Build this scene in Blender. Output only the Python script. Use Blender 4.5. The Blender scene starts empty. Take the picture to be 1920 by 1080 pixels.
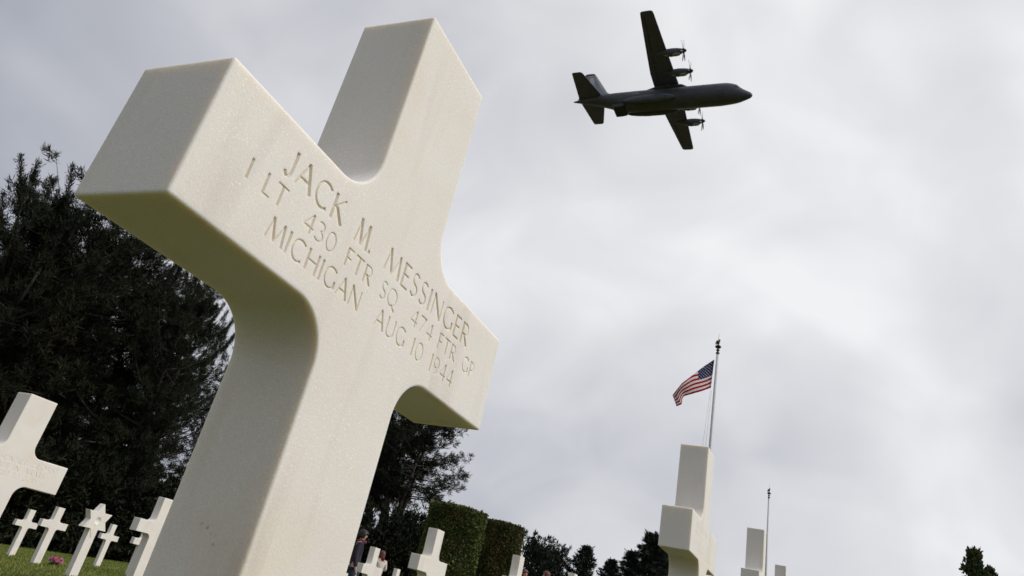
import bpy, bmesh, math, random
import numpy as np
from mathutils import Vector, Matrix, Euler

# ------------------------------------------------------------------ camera, sky, sun
SC = bpy.context.scene
COL = SC.collection
CF = 1377.892                      # focal length in pixels of a 1920 wide picture
CYP = 440.0                        # row of the optical axis (the picture is a crop)
CR = np.array([[0.35295337, -0.91330773, 0.20320655],
               [0.50706453, 0.00419009, -0.86189791],
               [0.78632657, 0.40724861, 0.46458486]])
CP = np.array([-0.58192797, -0.42677835, -0.21439205])

cam_d = bpy.data.cameras.new('camera')
cam = bpy.data.objects.new('camera', cam_d)
COL.objects.link(cam)
cam_d.sensor_width = 36.0
cam_d.lens = CF / 1920 * 36
cam_d.shift_y = (CYP - 540) / 1920
cam_d.clip_start = 0.02
cam_d.clip_end = 6000
cam_d.dof.use_dof = True
cam_d.dof.focus_distance = 0.95
cam_d.dof.aperture_fstop = 34
X, Y, Z = CR[0], -CR[1], -CR[2]
cam.matrix_world = Matrix(((X[0], Y[0], Z[0], CP[0]), (X[1], Y[1], Z[1], CP[1]), (X[2], Y[2], Z[2], CP[2]), (0, 0, 0, 1)))
SC.camera = cam

SC.view_settings.view_transform = 'Standard'
SC.view_settings.look = 'None'
SC.view_settings.exposure = 0.0
SC.view_settings.gamma = 1.0

SUN = Vector((0.10, -0.72, 0.68)).normalized()
SUN_STRENGTH = 2.15
sl = bpy.data.lights.new('sun', 'SUN')
sl.energy = SUN_STRENGTH
sl.angle = math.radians(10)
sl.color = (1.0, 0.955, 0.885)
so = bpy.data.objects.new('sun', sl)
COL.objects.link(so)
so.rotation_euler = SUN.to_track_quat('Z', 'Y').to_euler()

def ray(px, py):
    return CR.T @ np.array([(px - 960) / CF, (py - CYP) / CF, 1.0])

def at(px, py, d):
    """the point seen at a pixel, d metres away measured along the ground"""
    r = ray(px, py)
    return Vector(CP + r * d / math.hypot(r[0], r[1]))

def gz(x, y):
    return -0.655 + 3 * math.tanh((0.046 * x - 0.058 * y) / 3)

world = bpy.data.worlds.new('World')
SC.world = world
world.use_nodes = True
def build_world():
    nt = world.node_tree
    N, L = nt.nodes, nt.links
    N.clear()
    out = N.new('ShaderNodeOutputWorld')
    bg = N.new('ShaderNodeBackground')
    bg.inputs['Strength'].default_value = 0.1
    L.new(bg.outputs[0], out.inputs[0])
    sky = N.new('ShaderNodeTexSky')
    sky.sky_type = 'NISHITA'
    sky.sun_disc = False
    sky.sun_elevation = math.asin(SUN.z)
    sky.sun_rotation = math.atan2(SUN.x, SUN.y)
    tc = N.new('ShaderNodeTexCoord')
    sep = N.new('ShaderNodeSeparateXYZ')
    L.new(tc.outputs['Generated'], sep.inputs[0])
    def math_(op, a, b=None, c=None, clamp=False):
        n = N.new('ShaderNodeMath'); n.operation = op; n.use_clamp = clamp
        for i, v in enumerate((a, b, c)):
            if v is None: continue
            if isinstance(v, (int, float)): n.inputs[i].default_value = v
            else: L.new(v, n.inputs[i])
        return n.outputs[0]
    den = math_('ADD', math_('MAXIMUM', sep.outputs[2], 0.0), 0.80)
    comb = N.new('ShaderNodeCombineXYZ')
    L.new(math_('DIVIDE', sep.outputs[0], den), comb.inputs[0])
    L.new(math_('DIVIDE', sep.outputs[1], den), comb.inputs[1])
    def noise(scale, detail, dist, off, rough=0.5):
        mp = N.new('ShaderNodeMapping')
        mp.inputs['Location'].default_value = off
        mp.inputs['Rotation'].default_value = (0, 0, 0.5)
        mp.inputs['Scale'].default_value = (1.0, 0.8, 1)
        L.new(comb.outputs[0], mp.inputs[0])
        n = N.new('ShaderNodeTexNoise')
        n.inputs['Scale'].default_value = scale
        n.inputs['Detail'].default_value = detail
        n.inputs['Roughness'].default_value = rough
        n.inputs['Distortion'].default_value = dist
        L.new(mp.outputs[0], n.inputs['Vector'])
        return n.outputs['Fac']
    a = noise(2.9, 3, 0.7, (3.1, 1.7, 0.0), 0.42)
    b = noise(8.0, 5, 0.6, (0.4, 5.2, 1.0), 0.45)
    f = math_('ADD', math_('MULTIPLY', a, 0.7), math_('MULTIPLY', b, 0.3))
    # thinner cloud (brighter) towards one side of the sky
    bd = ray(1900, 470); bd = bd / np.linalg.norm(bd)
    vm = N.new('ShaderNodeVectorMath'); vm.operation = 'DOT_PRODUCT'
    L.new(tc.outputs['Generated'], vm.inputs[0]); vm.inputs[1].default_value = bd
    g = N.new('ShaderNodeMapRange')
    g.interpolation_type = 'SMOOTHSTEP'
    L.new(vm.outputs['Value'], g.inputs['Value'])
    g.inputs['From Min'].default_value = 0.05; g.inputs['From Max'].default_value = 1.0
    g.inputs['To Min'].default_value = 0.0; g.inputs['To Max'].default_value = 1.0
    hz = N.new('ShaderNodeMapRange')
    L.new(sep.outputs[2], hz.inputs['Value'])
    hz.inputs['From Min'].default_value = 0.0; hz.inputs['From Max'].default_value = 0.42
    hz.inputs['To Min'].default_value = -0.46; hz.inputs['To Max'].default_value = 0.0
    t = math_('ADD', math_('MULTIPLY', math_('SUBTRACT', f, 0.5), 1.9), math_('ADD', math_('MULTIPLY', g.outputs[0], 0.80), 0.08))
    t = math_('ADD', t, hz.outputs[0], clamp=True)
    ramp = N.new('ShaderNodeValToRGB')
    cr = ramp.color_ramp
    cr.elements[0].position = 0.0; cr.elements[0].color = (0.40, 0.42, 0.475, 1)
    cr.elements[1].position = 1.0; cr.elements[1].color = (0.91, 0.91, 0.92, 1)
    e = cr.elements.new(0.30); e.color = (0.52, 0.53, 0.575, 1)
    e = cr.elements.new(0.55); e.color = (0.655, 0.66, 0.695, 1)
    e = cr.elements.new(0.80); e.color = (0.785, 0.785, 0.805, 1)
    L.new(t, ramp.inputs[0])
    sc = N.new('ShaderNodeMixRGB'); sc.blend_type = 'MULTIPLY'; sc.inputs[0].default_value = 1.0
    L.new(ramp.outputs[0], sc.inputs[1]); sc.inputs[2].default_value = (10.3, 10.3, 10.3, 1)
    mix = N.new('ShaderNodeMixRGB')
    mix.inputs[0].default_value = 0.93
    L.new(sky.outputs[0], mix.inputs[1]); L.new(sc.outputs[0], mix.inputs[2])
    L.new(mix.outputs[0], bg.inputs['Color'])
build_world()

# ------------------------------------------------------------------ helpers
def tag(o, label=None, cat=None, group=None, kind=None):
    if label: o['label'] = label
    if cat: o['category'] = cat
    if group: o['group'] = group
    if kind: o['kind'] = kind
    return o

def link(name, me, mat=None, parent=None):
    me.name = name
    o = bpy.data.objects.new(name, me)
    COL.objects.link(o)
    if mat is not None:
        for m in (mat if isinstance(mat, (list, tuple)) else [mat]): me.materials.append(m)
    if parent is not None: o.parent = parent
    return o

def empty(name, loc, rz=0, label=None, cat=None, group=None):
    o = bpy.data.objects.new(name, None)
    o.empty_display_size = 0.2
    COL.objects.link(o)
    o.location = loc; o.rotation_euler = (0, 0, rz)
    return tag(o, label, cat, group)

def dup(root, loc, rz=0, scale=None, label=None, group=None):
    r = root.copy(); COL.objects.link(r)
    r.location = loc; r.rotation_euler = (0, 0, rz)
    if scale is not None: r.scale = scale
    if label: r['label'] = label
    if group: r['group'] = group
    for ch in list(root.children):
        c = ch.copy(); COL.objects.link(c); c.parent = r
        for g in list(ch.children):
            d = g.copy(); COL.objects.link(d); d.parent = c
    return r

def mesh_np(name, V, F):
    me = bpy.data.meshes.new(name)
    V = np.asarray(V, dtype=np.float32); F = np.asarray(F, dtype=np.int32)
    n = F.shape[1]
    me.vertices.add(len(V)); me.vertices.foreach_set('co', V.ravel())
    me.loops.add(F.size); me.loops.foreach_set('vertex_index', F.ravel())
    me.polygons.add(len(F)); me.polygons.foreach_set('loop_start', np.arange(0, F.size, n, dtype=np.int32))
    me.update(calc_edges=True); me.validate()
    return me

class MB:
    """collects simple solids into one mesh"""
    def __init__(s): s.v = []; s.f = []; s.sm = []; s.m = []; s.cur = 0
    def add(s, v, f, smooth=False):
        o = len(s.v); s.v += [tuple(p) for p in v]
        for q in f: s.f.append([i + o for i in q]); s.sm.append(smooth); s.m.append(s.cur)
    def tube(s, pts, rad, n=8, smooth=True, cap=True):
        pts = [Vector(p) for p in pts]
        if isinstance(rad, (int, float)): rad = [rad] * len(pts)
        V = []; up = Vector((0.13, 0.31, 0.94))
        a = None
        for i, p in enumerate(pts):
            t = (pts[min(i + 1, len(pts) - 1)] - pts[max(i - 1, 0)]).normalized()
            if a is None:
                a = t.cross(up)
                if a.length < 1e-3: a = t.cross(Vector((1, 0, 0)))
            a = (a - t * a.dot(t)).normalized()
            b = t.cross(a)
            for k in range(n):
                an = 2 * math.pi * k / n
                V.append(p + (a * math.cos(an) + b * math.sin(an)) * rad[i])
        F = []
        for i in range(len(pts) - 1):
            for k in range(n):
                F.append((i * n + k, i * n + (k + 1) % n, (i + 1) * n + (k + 1) % n, (i + 1) * n + k))
        s.add(V, F, smooth)
        if cap:
            s.add(V[:n], [tuple(range(n))[::-1]]); s.add(V[-n:], [tuple(range(n))])
    def loft(s, rings, smooth=True, cap=True, closed=True):
        n = len(rings[0]); V = [p for r in rings for p in r]; F = []
        for i in range(len(rings) - 1):
            for k in range(n if closed else n - 1):
                F.append((i * n + k, i * n + (k + 1) % n, (i + 1) * n + (k + 1) % n, (i + 1) * n + k))
        s.add(V, F, smooth)
        if cap:
            s.add(rings[0], [tuple(range(n))[::-1]]); s.add(rings[-1], [tuple(range(n))])
    def lathe(s, prof, c=(0, 0, 0), n=20, axis='z', smooth=True):
        rings = []
        for r, z in prof:
            ring = []
            for k in range(n):
                an = 2 * math.pi * k / n
                q = (r * math.cos(an), r * math.sin(an), z) if axis == 'z' else (z, r * math.cos(an), r * math.sin(an))
                ring.append((c[0] + q[0], c[1] + q[1], c[2] + q[2]))
            rings.append(ring)
        s.loft(rings, smooth)
    def build(s, name, mat, parent=None, merge=True):
        me = bpy.data.meshes.new(name)
        me.from_pydata(s.v, [], s.f)
        for p, q, mi in zip(me.polygons, s.sm, s.m): p.use_smooth = q; p.material_index = mi
        bm = bmesh.new(); bm.from_mesh(me)
        if merge: bmesh.ops.remove_doubles(bm, verts=bm.verts, dist=1e-6)
        bmesh.ops.recalc_face_normals(bm, faces=bm.faces)
        bm.to_mesh(me); bm.free()
        return link(name, me, mat, parent)

# ------------------------------------------------------------------ materials
def new_mat(name):
    m = bpy.data.materials.new(name); m.use_nodes = True
    nt = m.node_tree
    b = nt.nodes['Principled BSDF']
    return m, nt.nodes, nt.links, b

def simple(name, col, rough=0.6, metal=0.0, var=0.12, scale=6.0, spec=0.4, bump=0.0):
    m, N, L, b = new_mat(name)
    tc = N.new('ShaderNodeTexCoord')
    n = N.new('ShaderNodeTexNoise'); n.inputs['Scale'].default_value = scale; n.inputs['Detail'].default_value = 4
    L.new(tc.outputs['Object'], n.inputs['Vector'])
    r = N.new('ShaderNodeValToRGB')
    r.color_ramp.elements[0].position = 0.3; r.color_ramp.elements[1].position = 0.7
    r.color_ramp.elements[0].color = (*[c * (1 - var) for c in col], 1)
    r.color_ramp.elements[1].color = (*[min(1, c * (1 + var)) for c in col], 1)
    L.new(n.outputs['Fac'], r.inputs[0]); L.new(r.outputs[0], b.inputs['Base Color'])
    b.inputs['Roughness'].default_value = rough; b.inputs['Metallic'].default_value = metal
    b.inputs['Specular IOR Level'].default_value = spec
    if bump:
        bp = N.new('ShaderNodeBump'); bp.inputs['Strength'].default_value = bump; bp.inputs['Distance'].default_value = 0.02
        L.new(n.outputs['Fac'], bp.inputs['Height']); L.new(bp.outputs[0], b.inputs['Normal'])
    return m

def marble(name, sss, fine=True, tint=None):
    m, N, L, b = new_mat(name)
    tc = N.new('ShaderNodeTexCoord'); info = N.new('ShaderNodeObjectInfo')
    off = N.new('ShaderNodeVectorMath'); off.operation = 'ADD'
    cmb = N.new('ShaderNodeCombineXYZ')
    mul = N.new('ShaderNodeMath'); mul.operation = 'MULTIPLY'; mul.inputs[1].default_value = 37.0
    L.new(info.outputs['Random'], mul.inputs[0])
    for i in range(3): L.new(mul.outputs[0], cmb.inputs[i])
    L.new(tc.outputs['Object'], off.inputs[0]); L.new(cmb.outputs[0], off.inputs[1])
    P = off.outputs[0]
    def noise(scale, detail, dist=0.0, sx=None, rough=0.5):
        src = P
        if sx:
            mp = N.new('ShaderNodeMapping'); mp.inputs['Scale'].default_value = sx; L.new(P, mp.inputs[0]); src = mp.outputs[0]
        n = N.new('ShaderNodeTexNoise'); n.inputs['Scale'].default_value = scale
        n.inputs['Detail'].default_value = detail; n.inputs['Distortion'].default_value = dist
        n.inputs['Roughness'].default_value = rough
        L.new(src, n.inputs['Vector']); return n.outputs['Fac']
    def ramp(f, p0, c0, p1, c1):
        r = N.new('ShaderNodeValToRGB')
        r.color_ramp.elements[0].position = p0; r.color_ramp.elements[0].color = (*c0, 1)
        r.color_ramp.elements[1].position = p1; r.color_ramp.elements[1].color = (*c1, 1)
        L.new(f, r.inputs[0]); return r.outputs[0]
    def mixc(kind, fac, a, c):
        x = N.new('ShaderNodeMixRGB'); x.blend_type = kind
        if isinstance(fac, float): x.inputs[0].default_value = fac
        else: L.new(fac, x.inputs[0])
        L.new(a, x.inputs[1])
        if isinstance(c, tuple): x.inputs[2].default_value = (*c, 1)
        else: L.new(c, x.inputs[2])
        return x.outputs[0]
    base = ramp(noise(7, 5, 0.6), 0.3, (0.81, 0.765, 0.70), 0.7, (0.85, 0.815, 0.77))
    # grey veins running down the stone, ochre weather stains
    vein = ramp(noise(9, 3, 0.5, (1.4, 1.4, 0.22), 0.55), 0.56, (0, 0, 0), 0.74, (1, 1, 1))
    base = mixc('MULTIPLY', vein, base, (0.87, 0.86, 0.84))
    stain = ramp(noise(4.5, 5, 0.3, (1, 1, 0.6)), 0.58, (0, 0, 0), 0.80, (1, 1, 1))
    base = mixc('MULTIPLY', stain, base, (0.965, 0.90, 0.785))
    speck = ramp(noise(65, 2, 0.0, None, 0.7), 0.70, (0, 0, 0), 0.76, (1, 1, 1))
    speck2 = ramp(noise(5, 2), 0.60, (0, 0, 0), 0.64, (1, 1, 1))
    mm = mixc('MULTIPLY', 1.0, speck, speck2)
    base = mixc('MULTIPLY', mm, base, (0.72, 0.68, 0.6))
    if fine:
        gr = ramp(noise(620, 2, 0, None, 0.6), 0.25, (0.91, 0.91, 0.91), 0.75, (1.07, 1.07, 1.07))
        base = mixc('MULTIPLY', 1.0, base, gr)
        vo = N.new('ShaderNodeTexVoronoi'); vo.inputs['Scale'].default_value = 780
        L.new(P, vo.inputs['Vector'])
        sepc = N.new('ShaderNodeSeparateColor'); L.new(vo.outputs['Color'], sepc.inputs[0])
        gl = ramp(sepc.outputs[0], 0.965, (0, 0, 0), 0.985, (1, 1, 1))
        patch = ramp(noise(9, 3), 0.38, (0.15, 0.15, 0.15), 0.66, (1, 1, 1))
        gl = mixc('MULTIPLY', 1.0, gl, patch)
        base = mixc('MIX', gl, base, (0.98, 0.97, 0.94))  # crystal sparkle painted into the base colour as scattered near-white cells
        rr = N.new('ShaderNodeMapRange'); L.new(gl, rr.inputs[0]); rr.inputs['To Min'].default_value = 0.62; rr.inputs['To Max'].default_value = 0.28
        L.new(rr.outputs[0], b.inputs['Roughness'])
        bp = N.new('ShaderNodeBump'); bp.inputs['Strength'].default_value = 0.4; bp.inputs['Distance'].default_value = 0.0007
        L.new(noise(420, 3, 0, None, 0.6), bp.inputs['Height']); L.new(bp.outputs[0], b.inputs['Normal'])
    else:
        b.inputs['Roughness'].default_value = 0.6
    if tint: base = mixc('MULTIPLY', 1.0, base, tint)
    L.new(base, b.inputs['Base Color'])
    b.inputs['Specular IOR Level'].default_value = 0.35
    if sss:
        b.inputs['Subsurface Weight'].default_value = 0.85
        b.inputs['Subsurface Radius'].default_value = (1.0, 0.82, 0.55)
        b.inputs['Subsurface Scale'].default_value = sss
    return m

M = {}
M['marble_near'] = marble('marble_near', 0.010)
M['marble'] = marble('marble', 0.006, False)
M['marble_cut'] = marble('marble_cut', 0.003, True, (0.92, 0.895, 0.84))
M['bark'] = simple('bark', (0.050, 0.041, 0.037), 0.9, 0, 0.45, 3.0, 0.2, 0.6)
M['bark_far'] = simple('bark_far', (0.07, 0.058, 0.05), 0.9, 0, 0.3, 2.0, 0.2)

def leaf_mat(name, c0, c1, scale=0.9, c2=None, lo=0.35, hi=0.65):
    m, N, L, b = new_mat(name)
    tc = N.new('ShaderNodeTexCoord')
    n = N.new('ShaderNodeTexNoise'); n.inputs['Scale'].default_value = scale; n.inputs['Detail'].default_value = 5
    L.new(tc.outputs['Object'], n.inputs['Vector'])
    r = N.new('ShaderNodeValToRGB')
    r.color_ramp.elements[0].position = lo; r.color_ramp.elements[1].position = hi
    r.color_ramp.elements[0].color = (*c0, 1); r.color_ramp.elements[1].color = (*c1, 1)
    if c2: e = r.color_ramp.elements.new(hi + 0.08); e.color = (*c2, 1)
    L.new(n.outputs['Fac'], r.inputs[0]); L.new(r.outputs[0], b.inputs['Base Color'])
    b.inputs['Roughness'].default_value = 0.75; b.inputs['Specular IOR Level'].default_value = 0.15
    return m
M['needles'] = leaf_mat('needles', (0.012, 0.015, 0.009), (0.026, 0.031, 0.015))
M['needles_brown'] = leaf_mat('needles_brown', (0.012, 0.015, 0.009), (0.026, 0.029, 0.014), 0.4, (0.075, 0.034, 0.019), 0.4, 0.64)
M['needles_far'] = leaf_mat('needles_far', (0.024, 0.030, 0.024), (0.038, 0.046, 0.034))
M['hedge'] = leaf_mat('hedge', (0.075, 0.100, 0.032), (0.14, 0.160, 0.050), 1.2, (0.16, 0.125, 0.055), 0.36, 0.60)
M['hedge_brown'] = leaf_mat('hedge_brown', (0.075, 0.088, 0.032), (0.14, 0.128, 0.048), 1.0, (0.16, 0.12, 0.052), 0.36, 0.58)
M['broadleaf'] = leaf_mat('broadleaf', (0.030, 0.055, 0.020), (0.070, 0.095, 0.035), 1.1, (0.20, 0.07, 0.04), 0.36, 0.58)

def grass_mat():
    m, N, L, b = new_mat('grass')
    tc = N.new('ShaderNodeTexCoord')
    def nz(s, d):
        n = N.new('ShaderNodeTexNoise'); n.inputs['Scale'].default_value = s; n.inputs['Detail'].default_value = d
        L.new(tc.outputs['Object'], n.inputs['Vector']); return n
    a, c = nz(0.55, 4), nz(9, 6)
    mx = N.new('ShaderNodeMath'); mx.operation = 'MULTIPLY_ADD'; mx.inputs[1].default_value = 0.5
    L.new(a.outputs['Fac'], mx.inputs[0])
    h = N.new('ShaderNodeMath'); h.operation = 'MULTIPLY'; h.inputs[1].default_value = 0.5
    L.new(c.outputs['Fac'], h.inputs[0]); L.new(h.outputs[0], mx.inputs[2])
    r = N.new('ShaderNodeValToRGB')
    r.color_ramp.elements[0].position = 0.36; r.color_ramp.elements[0].color = (0.050, 0.056, 0.014, 1)
    r.color_ramp.elements[1].position = 0.64; r.color_ramp.elements[1].color = (0.098, 0.098, 0.025, 1)
    L.new(mx.outputs[0], r.inputs[0]); L.new(r.outputs[0], b.inputs['Base Color'])
    b.inputs['Roughness'].default_value = 0.9; b.inputs['Specular IOR Level'].default_value = 0.1
    bp = N.new('ShaderNodeBump'); bp.inputs['Strength'].default_value = 0.6; bp.inputs['Distance'].default_value = 0.03
    L.new(c.outputs['Fac'], bp.inputs['Height']); L.new(bp.outputs[0], b.inputs['Normal'])
    return m
M['grass'] = grass_mat()
M['grass_blade'] = leaf_mat('grass_blade', (0.110, 0.140, 0.032), (0.21, 0.235, 0.058), 0.8)

# ------------------------------------------------------------------ ground
def build_ground():
    rad = [0, 1, 2, 4, 6, 9, 13, 18, 24, 32, 42, 55, 75, 100, 140, 200, 300, 500, 900, 1600, 3000]
    n = 72; V = [(0, 0, gz(0, 0))]; F3 = []
    for r in rad[1:]:
        for k in range(n):
            a = 2 * math.pi * k / n; x, y = r * math.cos(a), r * math.sin(a)
            V.append((x, y, gz(x, y)))
    mb = MB(); F = [(0, 1 + k, 1 + (k + 1) % n) for k in range(n)]
    for i in range(len(rad) - 2):
        for k in range(n):
            F.append((1 + i * n + k, 1 + (i + 1) * n + k, 1 + (i + 1) * n + (k + 1) % n, 1 + i * n + (k + 1) % n))
    mb.add(V, F, True)
    tag(mb.build('ground', M['grass']), 'mown lawn of the cemetery under the white crosses', 'ground', None, 'structure')
build_ground()

def build_lawn():
    rng = np.random.default_rng(5)
    n = 60000
    d = rng.uniform(9, 38, n) ; t = rng.uniform(-0.10, 1.0, n)
    # the fan of lawn between the first rows and the trees
    a0, a1 = math.atan2(.811, .585), math.atan2(.62, .78)
    an = a0 + (a1 - a0) * t
    x = CP[0] + d * np.cos(an); y = CP[1] + d * np.sin(an)
    z = -0.655 + 3 * np.tanh((0.046 * x - 0.058 * y) / 3)
    h = rng.uniform(0.025, 0.06, n); w = rng.uniform(0.006, 0.014, n); b = rng.uniform(0, 6.28, n)
    lx, ly = rng.normal(0, .02, n), rng.normal(0, .02, n)
    p0 = np.stack([x - np.cos(b) * w, y - np.sin(b) * w, z - .005], 1)
    p1 = np.stack([x + np.cos(b) * w, y + np.sin(b) * w, z - .005], 1)
    p2 = np.stack([x + lx, y + ly, z + h], 1)
    V = np.stack([p0, p1, p2], 1).reshape(-1, 3)
    o = link('grass', mesh_np('grass', V, np.arange(len(V)).reshape(-1, 3)), M['grass_blade'])
    tag(o, 'short green grass blades of the lawn around the far crosses', 'grass', None, 'stuff')
build_lawn()

# ------------------------------------------------------------------ headstones
CL, CW, CT, CA, CH = 0.28, 0.0719, 0.0993, 0.1263, 0.2551      # half arm span, half shaft, depth, arm height, head height
CB = -0.655 - 0.30                                             # foot, sunk into the lawn
FR = 0.050

def fillet(p, c, q, r, n):
    """points of the arc rounding corner c"""
    p, c, q = Vector(p), Vector(c), Vector(q)
    d1, d2 = (p - c).normalized(), (q - c).normalized()
    half = d1.angle(d2) / 2
    t = r / math.tan(half)
    ctr = c + (d1 + d2).normalized() * (r / math.sin(half))
    s, e = c + d1 * t - ctr, c + d2 * t - ctr
    a0 = math.atan2(s.y, s.x); da = math.atan2(e.y, e.x) - a0
    while da > math.pi: da -= 2 * math.pi
    while da < -math.pi: da += 2 * math.pi
    return [(ctr.x + r * math.cos(a0 + da * i / n), ctr.y + r * math.sin(a0 + da * i / n)) for i in range(n + 1)]

def cross_outline(seg):
    T = CA + CH
    out = [(-CW, CB), (CW, CB)]
    out += fillet((CW, CB), (CW, 0), (CL, 0), FR, seg)
    out += [(CL, 0), (CL, CA)]
    out += fillet((CL, CA), (CW, CA), (CW, T), FR, seg)
    out += [(CW, T), (-CW, T)]
    out += fillet((-CW, T), (-CW, CA), (-CL, CA), FR, seg)
    out += [(-CL, CA), (-CL, 0)]
    out += fillet((-CL, 0), (-CW, 0), (-CW, CB), FR, seg)
    return out

def prism_mesh(outline, y0, y1, bev=0.0025, seg=3):
    bm = bmesh.new()
    vs = [bm.verts.new((x, y0, z)) for x, z in outline]
    f = bm.faces.new(vs)
    r = bmesh.ops.extrude_face_region(bm, geom=[f])
    nv = [g for g in r['geom'] if isinstance(g, bmesh.types.BMVert)]
    bmesh.ops.translate(bm, verts=nv, vec=(0, y1 - y0, 0))
    bmesh.ops.recalc_face_normals(bm, faces=bm.faces)
    if bev:
        ed = [e for e in bm.edges if len(e.link_faces) == 2 and e.calc_face_angle(0) > math.radians(50)]
        bmesh.ops.bevel(bm, geom=ed, offset=bev, segments=seg, profile=0.5, affect='EDGES', clamp_overlap=True)
    me = bpy.data.meshes.new('stone'); bm.to_mesh(me); bm.free()
    return me

# ---- cut lettering: every glyph is a set of pen strokes, cut as a V groove
def arc(cx, cy, rx, ry, a0, a1, n=10):
    return [(cx + rx * math.cos(math.radians(a0 + (a1 - a0) * i / n)), cy + ry * math.sin(math.radians(a0 + (a1 - a0) * i / n))) for i in range(n + 1)]
T_, t_ = 0.150, 0.090
def bowl(y0, y1, x0=.07, w=.30):
    return [(x0, y1)] + arc(x0 + w - .02, (y0 + y1) / 2, w * .62, (y1 - y0) / 2, 90, -90, 8) + [(x0, y0)]
STEM = [(.07, 1), (.07, 0)]
GL = {
 'A': (.80, [([(0, 0), (.38, 1)], t_), ([(.38, 1), (.80, 0)], T_), ([(.16, .36), (.62, .36)], t_)]),
 'B': (.58, [(STEM, T_), (bowl(.54, 1), t_), (bowl(0, .54, .07, .36), t_)]),
 'C': (.80, [(arc(.46, .5, .43, .5, 48, 308, 16), T_ * .85)]),
 'D': (.80, [(STEM, T_), ([(.07, 1)] + arc(.30, .5, .46, .5, 90, -90, 12) + [(.07, 0)], t_ * 1.2)]),
 'E': (.52, [(STEM, T_), ([(.07, 1), (.50, 1)], t_), ([(.07, .53), (.44, .53)], t_), ([(.07, 0), (.52, 0)], t_)]),
 'F': (.50, [(STEM, T_), ([(.07, 1), (.50, 1)], t_), ([(.07, .50), (.42, .50)], t_)]),
 'G': (.84, [(arc(.46, .5, .43, .5, 48, 318, 16), T_ * .85), ([(.80, .42), (.80, .10)], T_)]),
 'H': (.80, [(STEM, T_), ([(.74, 1), (.74, 0)], T_), ([(.07, .52), (.74, .52)], t_)]),
 'I': (.14, [(STEM, T_)]),
 'J': (.40, [([(.33, 1), (.33, .28)] + arc(.17, .26, .16, .28, -5, -150, 6), T_)]),
 'K': (.70, [(STEM, T_), ([(.62, 1), (.12, .48)], t_), ([(.22, .58), (.70, 0)], T_)]),
 'L': (.48, [(STEM, T_), ([(.07, 0), (.48, 0)], t_)]),
 'M': (1.0, [([(0, 0), (.15, 1)], t_), ([(.15, 1), (.50, .04)], T_), ([(.50, .04), (.85, 1)], t_), ([(.85, 1), (1.0, 0)], T_)]),
 'N': (.84, [([(.05, 0), (.05, 1)], t_), ([(.05, 1), (.79, 0)], T_), ([(.79, 0), (.79, 1)], t_)]),
 'O': (.90, [(arc(.45, .5, .43, .5, 90, 450, 22), T_ * .8)]),
 'P': (.54, [(STEM, T_), (bowl(.45, 1, .07, .34), t_ * 1.1)]),
 'Q': (.92, [(arc(.45, .5, .43, .5, 90, 450, 22), T_ * .8), ([(.50, .10), (.90, -.20)], T_ * .8)]),
 'R': (.64, [(STEM, T_), (bowl(.48, 1, .07, .33), t_ * 1.1), ([(.28, .48), (.64, 0)], T_)]),
 'S': (.52, [(arc(.27, .755, .21, .245, 35, 250, 9) + arc(.25, .25, .23, .25, 68, -145, 9), T_ * .8)]),
 'T': (.68, [([(.34, 1), (.34, 0)], T_), ([(0, 1), (.68, 1)], t_ * 1.15)]),
 'U': (.76, [([(.07, 1), (.07, .32)] + arc(.38, .31, .31, .31, 180, 360, 10)[1:] + [(.69, 1)], T_ * .85)]),
 'W': (1.15, [([(0, 1), (.28, 0)], T_), ([(.28, 0), (.57, 1)], t_), ([(.57, 1), (.86, 0)], T_), ([(.86, 0), (1.15, 1)], t_)]),
 'Y': (.72, [([(0, 1), (.36, .46)], T_), ([(.72, 1), (.36, .46)], t_), ([(.36, .46), (.36, 0)], T_)]),
 '0': (.62, [(arc(.31, .5, .29, .5, 90, 450, 20), T_ * .75)]),
 '1': (.14, [(STEM, T_)]),
 '3': (.50, [(arc(.20, .77, .22, .23, 140, -85, 8) + arc(.20, .27, .26, .27, 85, -140, 9), T_ * .75)]),
 '4': (.60, [([(.44, 1), (0, .30)], t_), ([(0, .30), (.60, .30)], t_), ([(.44, 1), (.44, 0)], T_)]),
 '7': (.52, [([(0, 1), (.52, 1)], t_ * 1.15), ([(.52, 1), (.14, 0)], T_)]),
 '9': (.56, [(arc(.27, .70, .25, .30, 90, 450, 16), t_), ([(.52, .72)] + arc(.10, .72, .42, .72, -8, -72, 7), T_ * .85)]),
 '.': (.14, [([(.03, .07), (.13, .07)], .14)]),
}
def word_strokes(word, x0, x1, z, h):
    ws = [GL[c][0] for c in word]; gaps = len(word) - 1
    tot = sum(ws); gap = 0.20
    sx = (x1 - x0) / (tot + gap * gaps) if len(word) > 1 or x1 > x0 else h
    if len(word) == 1 and x1 <= x0: sx = h
    x = x0; out = []
    for c, w in zip(word, ws):
        for pts, wt in GL[c][1]:
            out.append(([(x + px * sx, z + pz * h) for px, pz in pts], wt * h))
        x += (w + gap) * sx
    return out

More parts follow.
